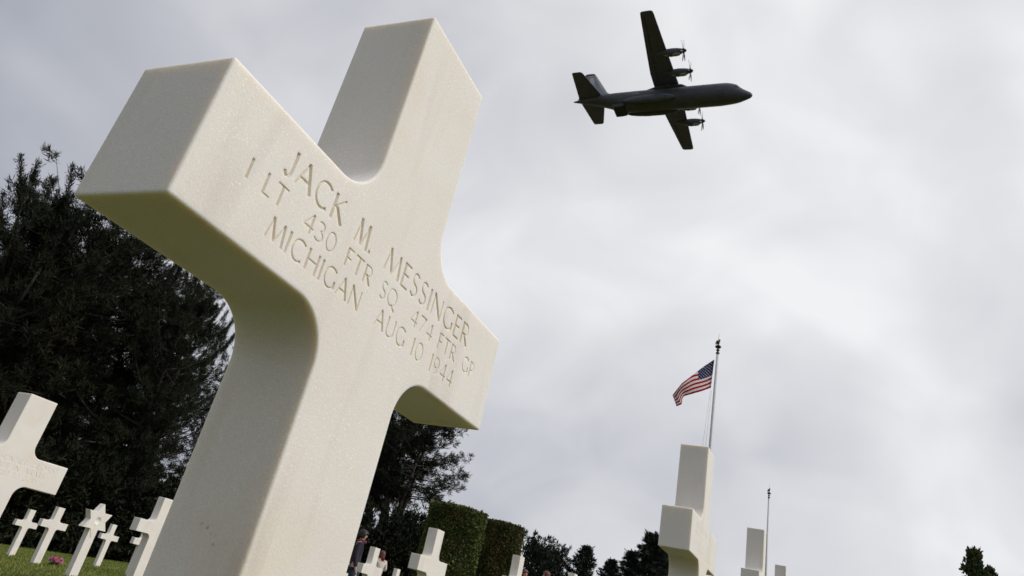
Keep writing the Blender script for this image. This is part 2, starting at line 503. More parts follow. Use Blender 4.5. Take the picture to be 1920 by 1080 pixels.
def engrave(me, strokes, depth_k=1.25, wk=0.92):
    """re-tessellates the front face with the pen strokes and sinks them in as V shaped grooves"""
    from mathutils.geometry import delaunay_2d_cdt
    bm = bmesh.new(); bm.from_mesh(me)
    front = max((f for f in bm.faces if f.normal.y < -.99), key=lambda f: f.calc_area())
    loop = [v.co.copy() for v in front.verts]
    y0 = loop[0].y
    bmesh.ops.delete(bm, geom=[front], context='FACES_ONLY')
    P = [Vector((c.x, c.z)) for c in loop]; n0 = len(P); E = []
    segs = []
    for pts, w in strokes:
        w = w * wk; hw = w / 2
        closed = (Vector(pts[0]) - Vector(pts[-1])).length < 1e-6
        Q = [Vector(p) for p in (pts[:-1] if closed else pts)]; n = len(Q)
        lo, ro, ce, hs = [], [], [], []
        for i, p in enumerate(Q):
            if closed: q0, q1 = Q[i - 1], Q[(i + 1) % n]
            else: q0, q1 = Q[max(i - 1, 0)], Q[min(i + 1, n - 1)]
            t = (q1 - q0).normalized(); nr = Vector((-t.y, t.x)); h = hw; e = p; c = p
            if not closed and i == 0: h = hw * 1.25; e = p - t * hw * .3; c = p + t * hw * .5
            if not closed and i == n - 1: h = hw * 1.25; e = p + t * hw * .3; c = p - t * hw * .5
            lo.append(e + nr * h); ro.append(e - nr * h); ce.append(c); hs.append(h)
        m = n if closed else n - 1
        for i in range(m): segs.append((ce[i], ce[(i + 1) % n], hs[i], hs[(i + 1) % n]))
        for row in (lo, ro, ce):
            k = len(P); P += row
            E += [(k + i, k + (i + 1) % n) for i in range(m)]
        if not closed:
            k = len(P) - 3 * n
            E += [(k, k + n), (k + n - 1, k + 2 * n - 1), (k, k + 2 * n), (k + n, k + 2 * n), (k + n - 1, k + 3 * n - 1), (k + 2 * n - 1, k + 3 * n - 1)]
    V, _, F, ov, _, _ = delaunay_2d_cdt(P, E, [list(range(n0))], 1, 1e-7)
    A = np.array([(q[0].x, q[0].y) for q in segs]); B = np.array([(q[1].x, q[1].y) for q in segs])
    ha = np.array([q[2] for q in segs]); hb = np.array([q[3] for q in segs])
    AB = B - A; L2 = (AB ** 2).sum(1) + 1e-14
    nv = []
    for i, v in enumerate(V):
        d = 0.0
        if not any(o < n0 for o in ov[i]):
            p = np.array((v.x, v.y)); t = np.clip(((p - A) * AB).sum(1) / L2, 0, 1)
            dist = np.linalg.norm(A + AB * t[:, None] - p, axis=1); hh = ha + (hb - ha) * t
            val = (hh - dist); val[val < hh * .12] = 0
            d = float(val.max()) * depth_k
        nv.append(bm.verts.new((v.x, y0 + d, v.y)))
    for f in F:
        try: nf = bm.faces.new([nv[i] for i in f])
        except ValueError: continue
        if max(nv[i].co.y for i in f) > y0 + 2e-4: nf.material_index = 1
    bmesh.ops.remove_doubles(bm, verts=bm.verts, dist=2e-6)
    bmesh.ops.recalc_face_normals(bm, faces=bm.faces)
    bm.to_mesh(me); bm.free()
    return me

GRP = 'white marble cross headstones in rows on the lawn'
def build_hero():
    S = []
    def W(word, x0, x1, z, h): S.extend(word_strokes(word, x0, x1, z, h))
    z, h = .0790, .0255
    W('JACK', -.191, -.1022, z, h); W('M.', -.0772, -.0485, z, h); W('MESSINGER', -.0190, .1890, z, h)
    z, h = .0507, .0182
    W('1', -.2250, -.2250, z, h); W('LT', -.2045, -.1764, z, h); W('430', -.1470, -.0990, z, h); W('FTR', -.0800, -.0330, z, h)
    W('SQ', -.0125, .0205, z, h); W('474', .0545, .1062, z, h); W('FTR', .1222, .1690, z, h); W('GP', .1915, .2235, z, h)
    z, h = .0215, .0195
    W('MICHIGAN', -.1830, -.0385, z, h); W('AUG', -.0070, .0550, z, h); W('10', .0720, .0970, z, h); W('1944', .1180, .1770, z, h)
    me = engrave(prism_mesh(cross_outline(28), 0, CT), S)
    o = link('cross_headstone', me, [M['marble_near'], M['marble_cut']])
    tag(o, 'largest white marble cross in front with a soldier name cut across its arms', 'grave cross', GRP)
build_hero()

def build_left():
    S = []
    def W(word, x0, x1, z, h): S.extend(word_strokes(word, x0, x1, z, h))
    z, h = .084, .021
    W('HERE', -.245, -.195, z, h); W('RESTS', -.180, -.120, z, h); W('IN', -.105, -.080, z, h); W('HONORED', -.062, .072, z, h); W('GLORY', .095, .225, z, h)
    z, h = .052, .022
    W('A', -.205, -.186, z, h); W('COMRADE', -.165, -.005, z, h); W('IN', .018, .046, z, h); W('ARMS', .070, .180, z, h)
    z, h = .022, .020
    W('KNOWN', -.165, -.060, z, h); W('BUT', -.040, .012, z, h); W('TO', .030, .064, z, h); W('GOD', .082, .150, z, h)
    me = engrave(prism_mesh(cross_outline(14), 0, CT), S)
    o = link('cross_headstone', me, [M['marble'], M['marble']])
    o.location = (1.76, 3.0, -0.10)
    tag(o, 'white cross cut off by the left edge, lettered as an unknown comrade in arms', 'grave cross', GRP)
build_left()

def build_right():
    rnd = random.Random(8); S = []
    for z, h, x0, x1 in ((.086, .019, -.19, .20), (.062, .015, -.21, .21), (.040, .014, -.17, .20), (.018, .014, -.14, .18)):
        x = x0
        while x < x1:                                  # worn, unreadable rows of cuts
            k = rnd.random()
            if k < .5: S.append(([(x, z), (x + rnd.uniform(-.003, .005), z + h)], .0022))
            elif k < .75: S.append((arc(x + .004, z + h / 2, .005, h / 2, 60, 290, 8), .0020))
            else: S.append(([(x, z + h * rnd.random()), (x + .008, z + h * rnd.random())], .0018))
            x += rnd.uniform(.009, .016) + (.018 if rnd.random() < .12 else 0)
    me = engrave(prism_mesh(cross_outline(16), 0, CT), S)
    o = link('cross_headstone', me, [M['marble_near'], M['marble_cut']])
    o.location = (2.17, 0.0, 0.11)
    tag(o, 'tall grey shaded cross right of centre, standing in front of the flagpole with the flag', 'grave cross', GRP)
build_right()

def build_crosses():
    me = prism_mesh(cross_outline(12), 0, CT)
    spots = [
     (12.25, 16.81, -.435, 'small far cross at the left, its right arm overlapped by the next cross'),
     (10.19, 13.30, -.315, 'small cross at the left with pink flowers lying at its foot'),
     (14.75, 16.94, -.315, 'smallest cross at the left, just right of the star headstone'),
     (5.96, 6.35, -.11, 'cross half hidden behind the left edge of the big cross shaft'),
     (12.35, 13.2, -.255, 'distant cross showing only one arm end behind the shaft of a nearer cross'),
     (9.87, 5.98, .07, 'cross in front of the people near the right edge of the big shaft'),
     (6.00, 2.99, .08, 'cross standing before the round clipped hedge column right of the big cross'),
     (15.77, 8.90, .10, 'narrow far cross top between two nearer crosses right of the big shaft'),
     (8.25, 3.02, .185, 'cross whose top shows below the second clipped hedge column'),
     (14.0, 6.2, .16, 'low cross top peeping up under the first clipped hedge column'),
     (11.0, 3.2, .33, 'tiny cross top at the bottom edge below the lone pointed conifer'),
     (4.36, -.01, .23, 'cross next to the bare flagpole on the right'),
     (7.47, .05, .46, 'rightmost cross top, just right of the bare flagpole'),
     (14.75, 9.5, .02, 'cross sliver at the bottom edge touching the right side of the big shaft'),
    ]
    first = None
    for x, y, z, lab in spots:
        if first is None: o = link('cross_headstone', me, M['marble']); first = o
        else: o = first.copy(); COL.objects.link(o)
        o.location = (x, y, z)
        tag(o, lab, 'grave cross', GRP)
build_crosses()

def build_star():
    """six pointed star headstone: star head on a plain shaft"""
    loc = Vector((8.15, 9.85, 0)); loc.z = gz(loc.x, loc.y)
    root = empty('star_headstone', loc, 0, 'white star of David headstone between the small crosses at the left', 'grave marker')
    R_ = .242; r_ = R_ / math.sqrt(3); zc = 1.04 - R_
    out = []
    for k in range(12):
        a = math.radians(90 + 30 * k); q = R_ if k % 2 == 0 else r_
        out.append((q * math.cos(a), zc + q * math.sin(a)))
    me = prism_mesh(out, -.006, CT + .006, .002, 2)
    # shallow round dish cut in the middle
    cut = MB(); prof = [(.0, .020), (.03, .016), (.05, .004), (.055, -.004), (.055, -.03), (0, -.03)]
    rings = [[(max(r, 1e-4) * math.cos(2 * math.pi * k / 28), -.006 + d, zc + max(r, 1e-4) * math.sin(2 * math.pi * k / 28)) for k in range(28)] for r, d in prof]
    cut.loft(rings)
    co = cut.build('cut', None)
    oo = bpy.data.objects.new('s', me); COL.objects.link(oo)
    md = oo.modifiers.new('b', 'BOOLEAN'); md.object = co; md.solver = 'EXACT'
    dg = bpy.context.evaluated_depsgraph_get(); dg.update()
    res = bpy.data.meshes.new_from_object(oo.evaluated_get(dg))
    bpy.data.objects.remove(oo); bpy.data.objects.remove(co)
    link('star', res, M['marble'], root)
    sh = prism_mesh([(-CW, -.3), (CW, -.3), (CW, zc - r_ * .9), (-CW, zc - r_ * .9)], 0, CT, .002, 2)
    link('shaft', sh, M['marble'], root)
build_star()

# ------------------------------------------------------------------ flowers
def build_flowers():
    p = at(88, 1056, 17.2)
    x, y = 10.45, 13.16
    root = empty('flower_bunch', (x, y, gz(x, y)), .3, 'bunch of pink and magenta flowers lying at the foot of a cross', 'flowers')
    rnd = random.Random(3)
    cols = [M.setdefault('petal_a', simple('petal_a', (.42, .06, .26), .6)), M.setdefault('petal_b', simple('petal_b', (.55, .13, .22), .6)), M.setdefault('petal_c', simple('petal_c', (.50, .16, .40), .6))]
    for i in range(11):
        c = Vector((rnd.uniform(-.13, .15), rnd.uniform(-.07, .07), rnd.uniform(.06, .15)))
        mb = MB(); ax = Vector((rnd.uniform(-.6, .6), -.8, rnd.uniform(.2, 1))).normalized()
        a = ax.cross(Vector((0, 0, 1))).normalized(); b = ax.cross(a)
        for ring, (rr, nn) in enumerate(((.05, 8), (.034, 7), (.018, 5))):
            for k in range(nn):
                an = 2 * math.pi * k / nn + ring * .4
                d = a * math.cos(an) + b * math.sin(an); s = a * -math.sin(an) + b * math.cos(an)
                q = c + ax * (.006 * ring)
                tip = q + d * rr + ax * (.012 + .012 * ring)
                mb.add([q, q + d * rr * .6 + s * rr * .36, tip, q + d * rr * .6 - s * rr * .36], [(0, 1, 2, 3)])
        mb.lathe([(.006, 0), (.008, .006), (.003, .012)], c, 8)
        mb.build('flower', cols[i % 3], root)
    mb = MB()
    for i in range(9):
        q = Vector((rnd.uniform(-.10, .12), rnd.uniform(-.05, .05), .08))
        mb.tube([q, q * .5 + Vector((-.06, 0, .03)), Vector((-.20 + rnd.uniform(-.02, .02), rnd.uniform(-.03, .03), .02))], [.004, .004, .003], 5)
    for i in range(24):
        q = Vector((rnd.uniform(-.16, .16), rnd.uniform(-.08, .08), rnd.uniform(.02, .09)))
        d = Vector((rnd.uniform(-1, 1), rnd.uniform(-1, .4), rnd.uniform(-.1, .6))).normalized() * .07
        s = d.cross(Vector((0, 0, 1))).normalized() * .016
        mb.add([q, q + d * .5 + s, q + d, q + d * .5 - s], [(0, 1, 2, 3)])
    mb.build('stems', M['broadleaf'], root)
build_flowers()

# ------------------------------------------------------------------ vegetation
def needle_tris(cent, size, per, rng, width=.16, up=.25, axis=None):
    """per thin faces fanning out from every tuft centre"""
    n = len(cent)
    d = rng.normal(size=(n, per, 3))
    if axis is not None: d = d * .75 + axis[:, None, :] * 1.0
    d[:, :, 2] += up
    d /= np.linalg.norm(d, axis=2, keepdims=True)
    s = np.cross(d, rng.normal(size=(n, per, 3))); s /= np.linalg.norm(s, axis=2, keepdims=True)
    ln = size[:, None, None] * rng.uniform(.55, 1.15, (n, per, 1))
    b = cent[:, None, :] + rng.normal(size=(n, per, 3)) * size[:, None, None] * .22
    w = ln * width
    V = np.stack([b - s * w * .5, b + d * ln * .5 + s * w * .7, b + d * ln, b + d * ln * .45 - s * w * .6], 2)
    return V.reshape(-1, 3)

def make_tree(name, label, cat, H, R, base, shape, nb, seed, stems=1, tuft=.55, per=12, leaf='needles', bark='bark', width=.16, droop=0.0, per_branch=9, group=None, spread=.12, ragged=.25, whorl=0, shoots=0.0, flat=.45):
    """tapered trunk with limbs, and a crown of needle or leaf tufts set along the limbs"""
    rng = np.random.default_rng(seed); rnd = random.Random(seed)
    root = empty(name, (0, 0, 0), 0, label, cat, group)
    tr = MB(); C, A, SH, SA = [], [], [], []
    stem_top = []
    for s in range(stems):
        an = 2 * math.pi * s / max(stems, 1) + rnd.uniform(0, 1)
        lean = 0 if stems == 1 else spread * H
        r0 = (.024 if stems == 1 else .017) * H
        P = []; k = 12
        for i in range(k + 1):
            t = i / k
            P.append(Vector((math.cos(an) * lean * t ** 1.1 + .010 * H * math.sin(3 * t + s * 2), math.sin(an) * lean * t ** 1.1 + .010 * H * math.sin(4 * t + s), H * t * (1 if stems == 1 else rnd.uniform(.985, 1.0)))))
        P[0] = Vector((math.cos(an) * r0 * (stems > 1) * 1.4, math.sin(an) * r0 * (stems > 1) * 1.4, -.3))
        tr.tube(P, [r0 * (1.25 if i == 0 else 1) * (1 - .90 * i / k) for i in range(k + 1)], 9)
        stem_top.append(P)
    for i in range(nb):
        t = base + (1 - base) * ((i // whorl + .2 + .45 * rnd.random()) / math.ceil(nb / whorl) if whorl else (i + rnd.random()) / nb)
        P = stem_top[i % stems]
        q = t * 12; j = min(int(q), 11); p0 = P[j].lerp(P[j + 1], q - j)
        u = (t - base) / (1 - base)
        if shape == 'cone': r = R * (1 - u) ** .85 * (.35 + .65 * min(1, u * 6 + .4)) + .15
        elif shape == 'round': r = R * math.sqrt(max(.02, 1 - ((u - .45) / .62) ** 2))
        else: r = R * (max(.10, math.sin(math.pi * min(1, u * .92 + .16)))) ** .7
        r *= rnd.uniform(1 - ragged * 1.4, 1 + ragged)
        an = i * 2.399 + rnd.uniform(-.4, .4)
        rise = (.28 + .65 * u - droop) * r * rnd.uniform(.6, 1.3)
        d = Vector((math.cos(an), math.sin(an), 0))
        side = Vector((-d.y, d.x, 0)) * rnd.uniform(-.18, .18) * r
        pts = [p0, p0 + d * r * .35 + Vector((0, 0, rise * .18)), p0 + d * r * .7 + side * .6 + Vector((0, 0, rise * .55)), p0 + d * r + side + Vector((0, 0, rise))]
        br = max(.012, .0075 * H * (1 - t * .75)) * min(1.2, .5 + r / R * .6)
        tr.tube(pts, [br, br * .75, br * .45, br * .15], 5, cap=False)
        for k in range(per_branch):
            w = (.25 + .75 * ((k + rnd.random()) / per_branch)) if shape != 'cone' else (.08 + .92 * (k + rnd.random()) / per_branch)
            a = min(2, int(w * 3)); f = w * 3 - a
            c = pts[a].lerp(pts[a + 1], f)
            sp = .30 * r * (1 - .55 * w) * .55 + tuft * .35
            c = c + Vector((rnd.gauss(0, sp), rnd.gauss(0, sp), rnd.gauss(0, sp * flat) + sp * .1))
            C.append(c); A.append((d.x * .7, d.y * .7, .35 + .3 * u))
            if rnd.random() < .35:
                tr.tube([pts[a].lerp(pts[a + 1], f), c], [br * .25, br * .06], 3, cap=False)
        if rnd.random() < shoots and u > .45:                # long brush-like leading shoots
            sd = (d * rnd.uniform(.15, .8) + Vector((0, 0, 1.0))).normalized(); sl_ = rnd.uniform(.9, 2.2)
            tr.tube([pts[3], pts[3] + sd * sl_ * .5, pts[3] + sd * sl_ + Vector((0, 0, .1))], [.03, .022, .006], 4, cap=False)
            for k in range(int(sl_ / .13)):
                SH.append(pts[3] + sd * (k * .13 + .05)); SA.append(tuple(sd))
        for k in range(2):
            C.append(pts[3] + Vector((rnd.gauss(0, .12), rnd.gauss(0, .12), rnd.gauss(0, .08)))); A.append((d.x, d.y, .5))
    for P in stem_top:
        for k in range(4): C.append(P[12] + Vector((rnd.gauss(0, .15), rnd.gauss(0, .15), -.25 * k * tuft))); A.append((0, 0, 1.0))
    C = np.array([tuple(c) for c in C]); A = np.array(A)
    sz = tuft * rng.uniform(.6, 1.35, len(C))
    V = needle_tris(C, sz, per, rng, width, .2, A)
    if SH:
        V = np.concatenate([V, needle_tris(np.array([tuple(c) for c in SH]), np.full(len(SH), .26), per, rng, .10, .2, np.array(SA))])
    tr.build('trunk', M[bark], root, False)
    link('crown', mesh_np('crown', V, np.arange(len(V)).reshape(-1, 4)), M[leaf], root)
    root['h'] = H
    return root

USED = {}
def plant(proto, top, d, rz, label, rscale=1.0, group=None):
    """stands a tree so that its top reaches the pixel `top` at distance d"""
    p = at(top[0], top[1], d); g = gz(p.x, p.y) - .1
    s = (p.z - g) / proto['h']
    if proto.name not in USED:
        USED[proto.name] = 1; o = proto
        o.location = (p.x, p.y, g); o.rotation_euler = (0, 0, rz)
        o['label'] = label
        if group: o['group'] = group
    else: o = dup(proto, (p.x, p.y, g), rz, None, label, group)
    o.scale = (s * rscale, s * rscale, s)
    return o

GT = 'dark conifers behind the crosses'
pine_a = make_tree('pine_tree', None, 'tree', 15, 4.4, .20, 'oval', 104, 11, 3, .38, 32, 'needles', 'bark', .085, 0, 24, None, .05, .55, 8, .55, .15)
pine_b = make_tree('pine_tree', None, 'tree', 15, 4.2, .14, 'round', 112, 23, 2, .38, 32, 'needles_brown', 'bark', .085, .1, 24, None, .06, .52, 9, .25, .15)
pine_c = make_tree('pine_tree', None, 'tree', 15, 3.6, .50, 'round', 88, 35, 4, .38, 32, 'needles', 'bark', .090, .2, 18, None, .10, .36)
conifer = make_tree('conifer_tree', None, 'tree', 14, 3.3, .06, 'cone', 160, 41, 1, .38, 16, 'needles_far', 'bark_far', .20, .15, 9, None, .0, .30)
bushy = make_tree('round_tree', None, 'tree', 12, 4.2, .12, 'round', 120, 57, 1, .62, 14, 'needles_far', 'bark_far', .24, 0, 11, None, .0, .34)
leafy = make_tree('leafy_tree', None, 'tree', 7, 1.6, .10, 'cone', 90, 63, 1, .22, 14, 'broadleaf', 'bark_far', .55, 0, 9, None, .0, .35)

left_trees = [
 (pine_a, (108, 402), 40, 0.3, 1.0, 'dark pine at the left with bare spiky shoots beside the big cross arm'),
 (pine_b, (10, 480), 43, 1.9, 1.0, 'dense dark pine at the left edge with pale sky over its top'),
 (pine_a, (-400, 380), 41, 3.1, 1.0, 'pine at the far left whose twig enters the left edge of the photo'),
 (pine_b, (225, 430), 42, 0.6, 1.0, 'black pine right behind the left arm of the big cross'),
 (pine_b, (310, 520), 45, 4.0, 0.85, 'pine with some rusty needles left of the big shaft'),
 (pine_a, (372, 575), 41, 5.0, 0.70, 'pine with tufted edge beside the curve under the big left arm'),
 (pine_b, (150, 560), 50, 2.2, 1.1, 'pine deep in the dark wood behind the front pines at the left'),
 (pine_a, (330, 690), 50, 1.2, 1.0, 'pine in shade low behind the front pines, left of the big shaft'),
 (pine_b, (0, 640), 52, 0.2, 1.2, 'pine in deep shade behind the group of leaning trunks at the left'),
 (pine_b, (470, 740), 52, 3.3, 0.9, 'pine mostly hidden by the big shaft'),
 (pine_a, (590, 760), 58, 2.6, 0.9, 'pine wholly behind the big shaft, between both groups of trees'),
]
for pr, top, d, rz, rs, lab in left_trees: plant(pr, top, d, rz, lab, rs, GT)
center_trees = [
 (pine_c, (784, 772), 60, 0.4, 1.18, 'open pine right of the big shaft, its bare forked stems against the sky'),
 (pine_c, (728, 800), 66, 2.0, 0.95, 'open pine with thin stems behind the forked pine'),
 (pine_b, (655, 800), 64, 4.1, 0.75, 'dense pine touching the right side of the big shaft'),
]
for pr, top, d, rz, rs, lab in center_trees: plant(pr, top, d, rz, lab, rs, GT)
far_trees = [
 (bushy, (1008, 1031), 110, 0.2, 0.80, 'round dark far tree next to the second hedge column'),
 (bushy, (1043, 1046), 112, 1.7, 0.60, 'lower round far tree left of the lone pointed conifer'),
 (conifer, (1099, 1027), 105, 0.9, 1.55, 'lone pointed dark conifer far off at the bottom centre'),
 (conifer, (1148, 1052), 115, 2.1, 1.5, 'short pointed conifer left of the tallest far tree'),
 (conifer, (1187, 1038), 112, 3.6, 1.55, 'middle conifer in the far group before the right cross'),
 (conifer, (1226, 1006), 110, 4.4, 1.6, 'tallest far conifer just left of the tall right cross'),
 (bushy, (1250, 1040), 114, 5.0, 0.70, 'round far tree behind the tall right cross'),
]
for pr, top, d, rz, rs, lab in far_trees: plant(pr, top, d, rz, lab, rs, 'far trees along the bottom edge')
plant(leafy, (1826, 1037), 48, 0.5, 'small green and reddish leafy treetop at the bottom right', 0.62, 'small leafy trees at the bottom right')
plant(leafy, (1858, 1072), 50, 2.5, 'reddish tip of a tree right of the small leafy treetop', 0.6, 'small leafy trees at the bottom right')

# dark undergrowth closing the foot of the wood
def make_bush(seed, H, R):
    rng = np.random.default_rng(seed)
    root = empty('bush', (0, 0, 0), 0, None, 'bush')
    n = 900
    p = rng.normal(size=(n, 3)); p /= np.linalg.norm(p, axis=1, keepdims=True)
    lump = 1 + .18 * np.sin(p[:, 0] * 5 + seed) * np.cos(p[:, 1] * 4) + .12 * np.sin(p[:, 2] * 9)
    rr = (rng.uniform(.12, 1, n) ** .45 * lump)[:, None]
    c = p * rr * np.array([R, R, H * .55]) + np.array([0, 0, H * .48]); c[:, 2] = np.maximum(c[:, 2], .05)
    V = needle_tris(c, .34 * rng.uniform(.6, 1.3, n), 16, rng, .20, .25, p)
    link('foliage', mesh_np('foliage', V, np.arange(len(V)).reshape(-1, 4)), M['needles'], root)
    mb = MB(); rnd = random.Random(seed)
    for i in range(7):
        a = i * .9; mb.tube([(.1 * math.cos(a), .1 * math.sin(a), -.2), (R * .3 * math.cos(a), R * .3 * math.sin(a), H * .4), (R * .5 * math.cos(a), R * .5 * math.sin(a), H * .8)], [.05, .035, .01], 5)
    mb.build('stems', M['bark'], root)
    return root
bush0 = make_bush(4, 4.2, 2.4)
bush_spots = [((-60, 1005), 40), ((10, 1014), 40.5), ((75, 1022), 41), ((140, 1032), 41.5), ((205, 1042), 42), ((270, 1052), 42.5), ((335, 1062), 43),
              ((690, 1080), 58), ((735, 1090), 59), ((780, 1100), 60), ((825, 1105), 61)]
bl = ['leftmost bush, cut off by the left edge', 'bush behind the cut off cross at the left', 'bush behind the two small crosses at the left', 'bush between the flowers and the star headstone',
      'bush behind the smallest cross at the left', 'bush behind the half hidden cross at the left', 'bush behind the left side of the big shaft',
      'bush behind the person in the dark jacket', 'bush behind the person in the white top', 'bush at the foot of the forked pine', 'bush behind the first clipped hedge column']
for i, ((px, py), d) in enumerate(bush_spots):
    p = at(px, py, d); lab = 'dark green ' + bl[i]
    if i == 0:
        o = bush0; o.location = (p.x, p.y, gz(p.x, p.y)); o['label'] = lab; o['group'] = 'dark bushes at the foot of the wood'
    else: o = dup(bush0, (p.x, p.y, gz(p.x, p.y)), i * 1.3, (1, 1, .85 + .1 * (i % 4)), lab, 'dark bushes at the foot of the wood')
    if px > 600: o.scale = (1.1, 1.1, 1.35)

def hedge_column(top_c, d, rpx, mat, label, seed):
    p = at(*top_c, d); g = gz(p.x, p.y); H = p.z - g
    R = rpx * d / CF * 1.0
    root = empty('clipped_hedge', (p.x, p.y, g), 0, label, 'hedge', 'clipped round hedge columns')
    rng = np.random.default_rng(seed)
    mb = MB(); n = 40
    mb.lathe([(R * .90, 0), (R * .93, H * .3), (R * .93, H - .35), (R * .86, H - .14), (R * .5, H - .06), (.02, H - .04)], (0, 0, 0), n)
    mb.build('core', M['needles'], root)
    m = 30000
    a = rng.uniform(0, 2 * math.pi, m); z = rng.uniform(0, H, m)
    wob = 1 + .018 * np.sin(a * 5 + z * 1.7) + .014 * np.sin(a * 11 - z * 3)
    rr = R * wob * rng.uniform(.93, 1.0, m)
    P = np.stack([rr * np.cos(a), rr * np.sin(a), z], 1); Nn = np.stack([np.cos(a), np.sin(a), .25 + 0 * a], 1)
    k = 9000
    a = rng.uniform(0, 2 * math.pi, k); q = np.sqrt(rng.uniform(0, 1, k)) * R
    P2 = np.stack([q * np.cos(a), q * np.sin(a), H - .02 - .28 * (q / R) ** 4 + rng.normal(0, .03, k)], 1); N2 = np.stack([.3 * np.cos(a), .3 * np.sin(a), 1 + 0 * a], 1)
    P = np.concatenate([P, P2]); Nn = np.concatenate([Nn, N2])
    V = needle_tris(P, rng.uniform(.06, .15, len(P)), 2, rng, .6, .1, Nn)
    link('foliage', mesh_np('foliage', V, np.arange(len(V)).reshape(-1, 4)), M[mat], root)
hedge_column((861, 954), 45, 50, 'hedge', 'taller clipped green hedge column right of the forked pine', 71)
hedge_column((943, 983), 51, 37, 'hedge_brown', 'lower browner clipped hedge column, farther off', 72)

# ------------------------------------------------------------------ flagpoles and flag
M['pole'] = simple('pole', (.55, .55, .57), .45, 0, .06, 2)
M['bronze'] = simple('bronze', (.03, .028, .024), .45, .5, .3, 8)
M['gold'] = simple('gold', (.12, .095, .05), .4, .6, .3, 10)
M['rope'] = simple('rope', (.5, .5, .5), .8)

def build_pole(px_top, px_low, d, label):
    b = at(*px_low, d); x, y = b.x, b.y; g = gz(x, y)
    r = ray(*px_top); dd = d
    ztop = CP[2] + r[2] * d / math.hypot(r[0], r[1])
    root = empty('flagpole', (x, y, g), 0, label, 'flagpole', 'flagpoles')
    H = ztop - g
    s = .95
    mb = MB(); zs = H - 1.25 * s
    mb.tube([(0, 0, -.2), (0, 0, zs * .4), (0, 0, zs)], [.16, .135, .085], 16)
    mb.build('pole', M['pole'], root)
    mb = MB()
    mb.lathe([(.09, 0), (.13, .03), (.13, .10), (.06, .14), (.06, .22), (.12, .26), (.12, .32), (.05, .36), (.05, .42), (.16, .46), (.22, .54), (.16, .62), (.05, .66), (.05, .70)], (0, 0, zs), 16)
    mb.build('finial', M['bronze'], root)
    mb = MB()                                   # eagle with folded wings, and the spike above it
    zb = zs + .70
    mb.tube([(0, 0, zb), (.02, .04, zb + .12), (0, -.02, zb + .26), (0, -.06, zb + .36), (0, -.14, zb + .36)], [.05, .11, .10, .06, .02], 8)
    for sx in (-1, 1):
        mb.tube([(.06 * sx, .0, zb + .26), (.15 * sx, .08, zb + .20), (.08 * sx, .20, zb + .02)], [.05, .06, .015], 6)
    mb.build('eagle', M['gold'], root)
    mb = MB(); mb.tube([(0, 0, zb + .3), (0, 0, zb + .85)], [.014, .006], 6); mb.build('spike', M['bronze'], root)
    return root, zs
pole1, z1 = build_pole((1346, 634), (1338, 760), 50, 'tall white flagpole flying the striped flag, behind the tall right cross')
mb = MB()
for k, (o0, o1) in enumerate((((.10, .30, z1 - 2.6), (.25, .75, 6.0)), ((.10, .22, z1 - 2.6), (.1, .35, 6.0)))):
    mb.tube([o0, ((o0[0] + o1[0]) / 2, (o0[1] + o1[1]) / 2 + .06, (o0[2] + o1[2]) / 2), o1, (.05, .22, 1.3)], .009, 5)
mb.build('halyard', M['rope'], pole1)
build_pole((1442, 914), (1439, 1000), 92, 'bare distant flagpole without a flag at the right')

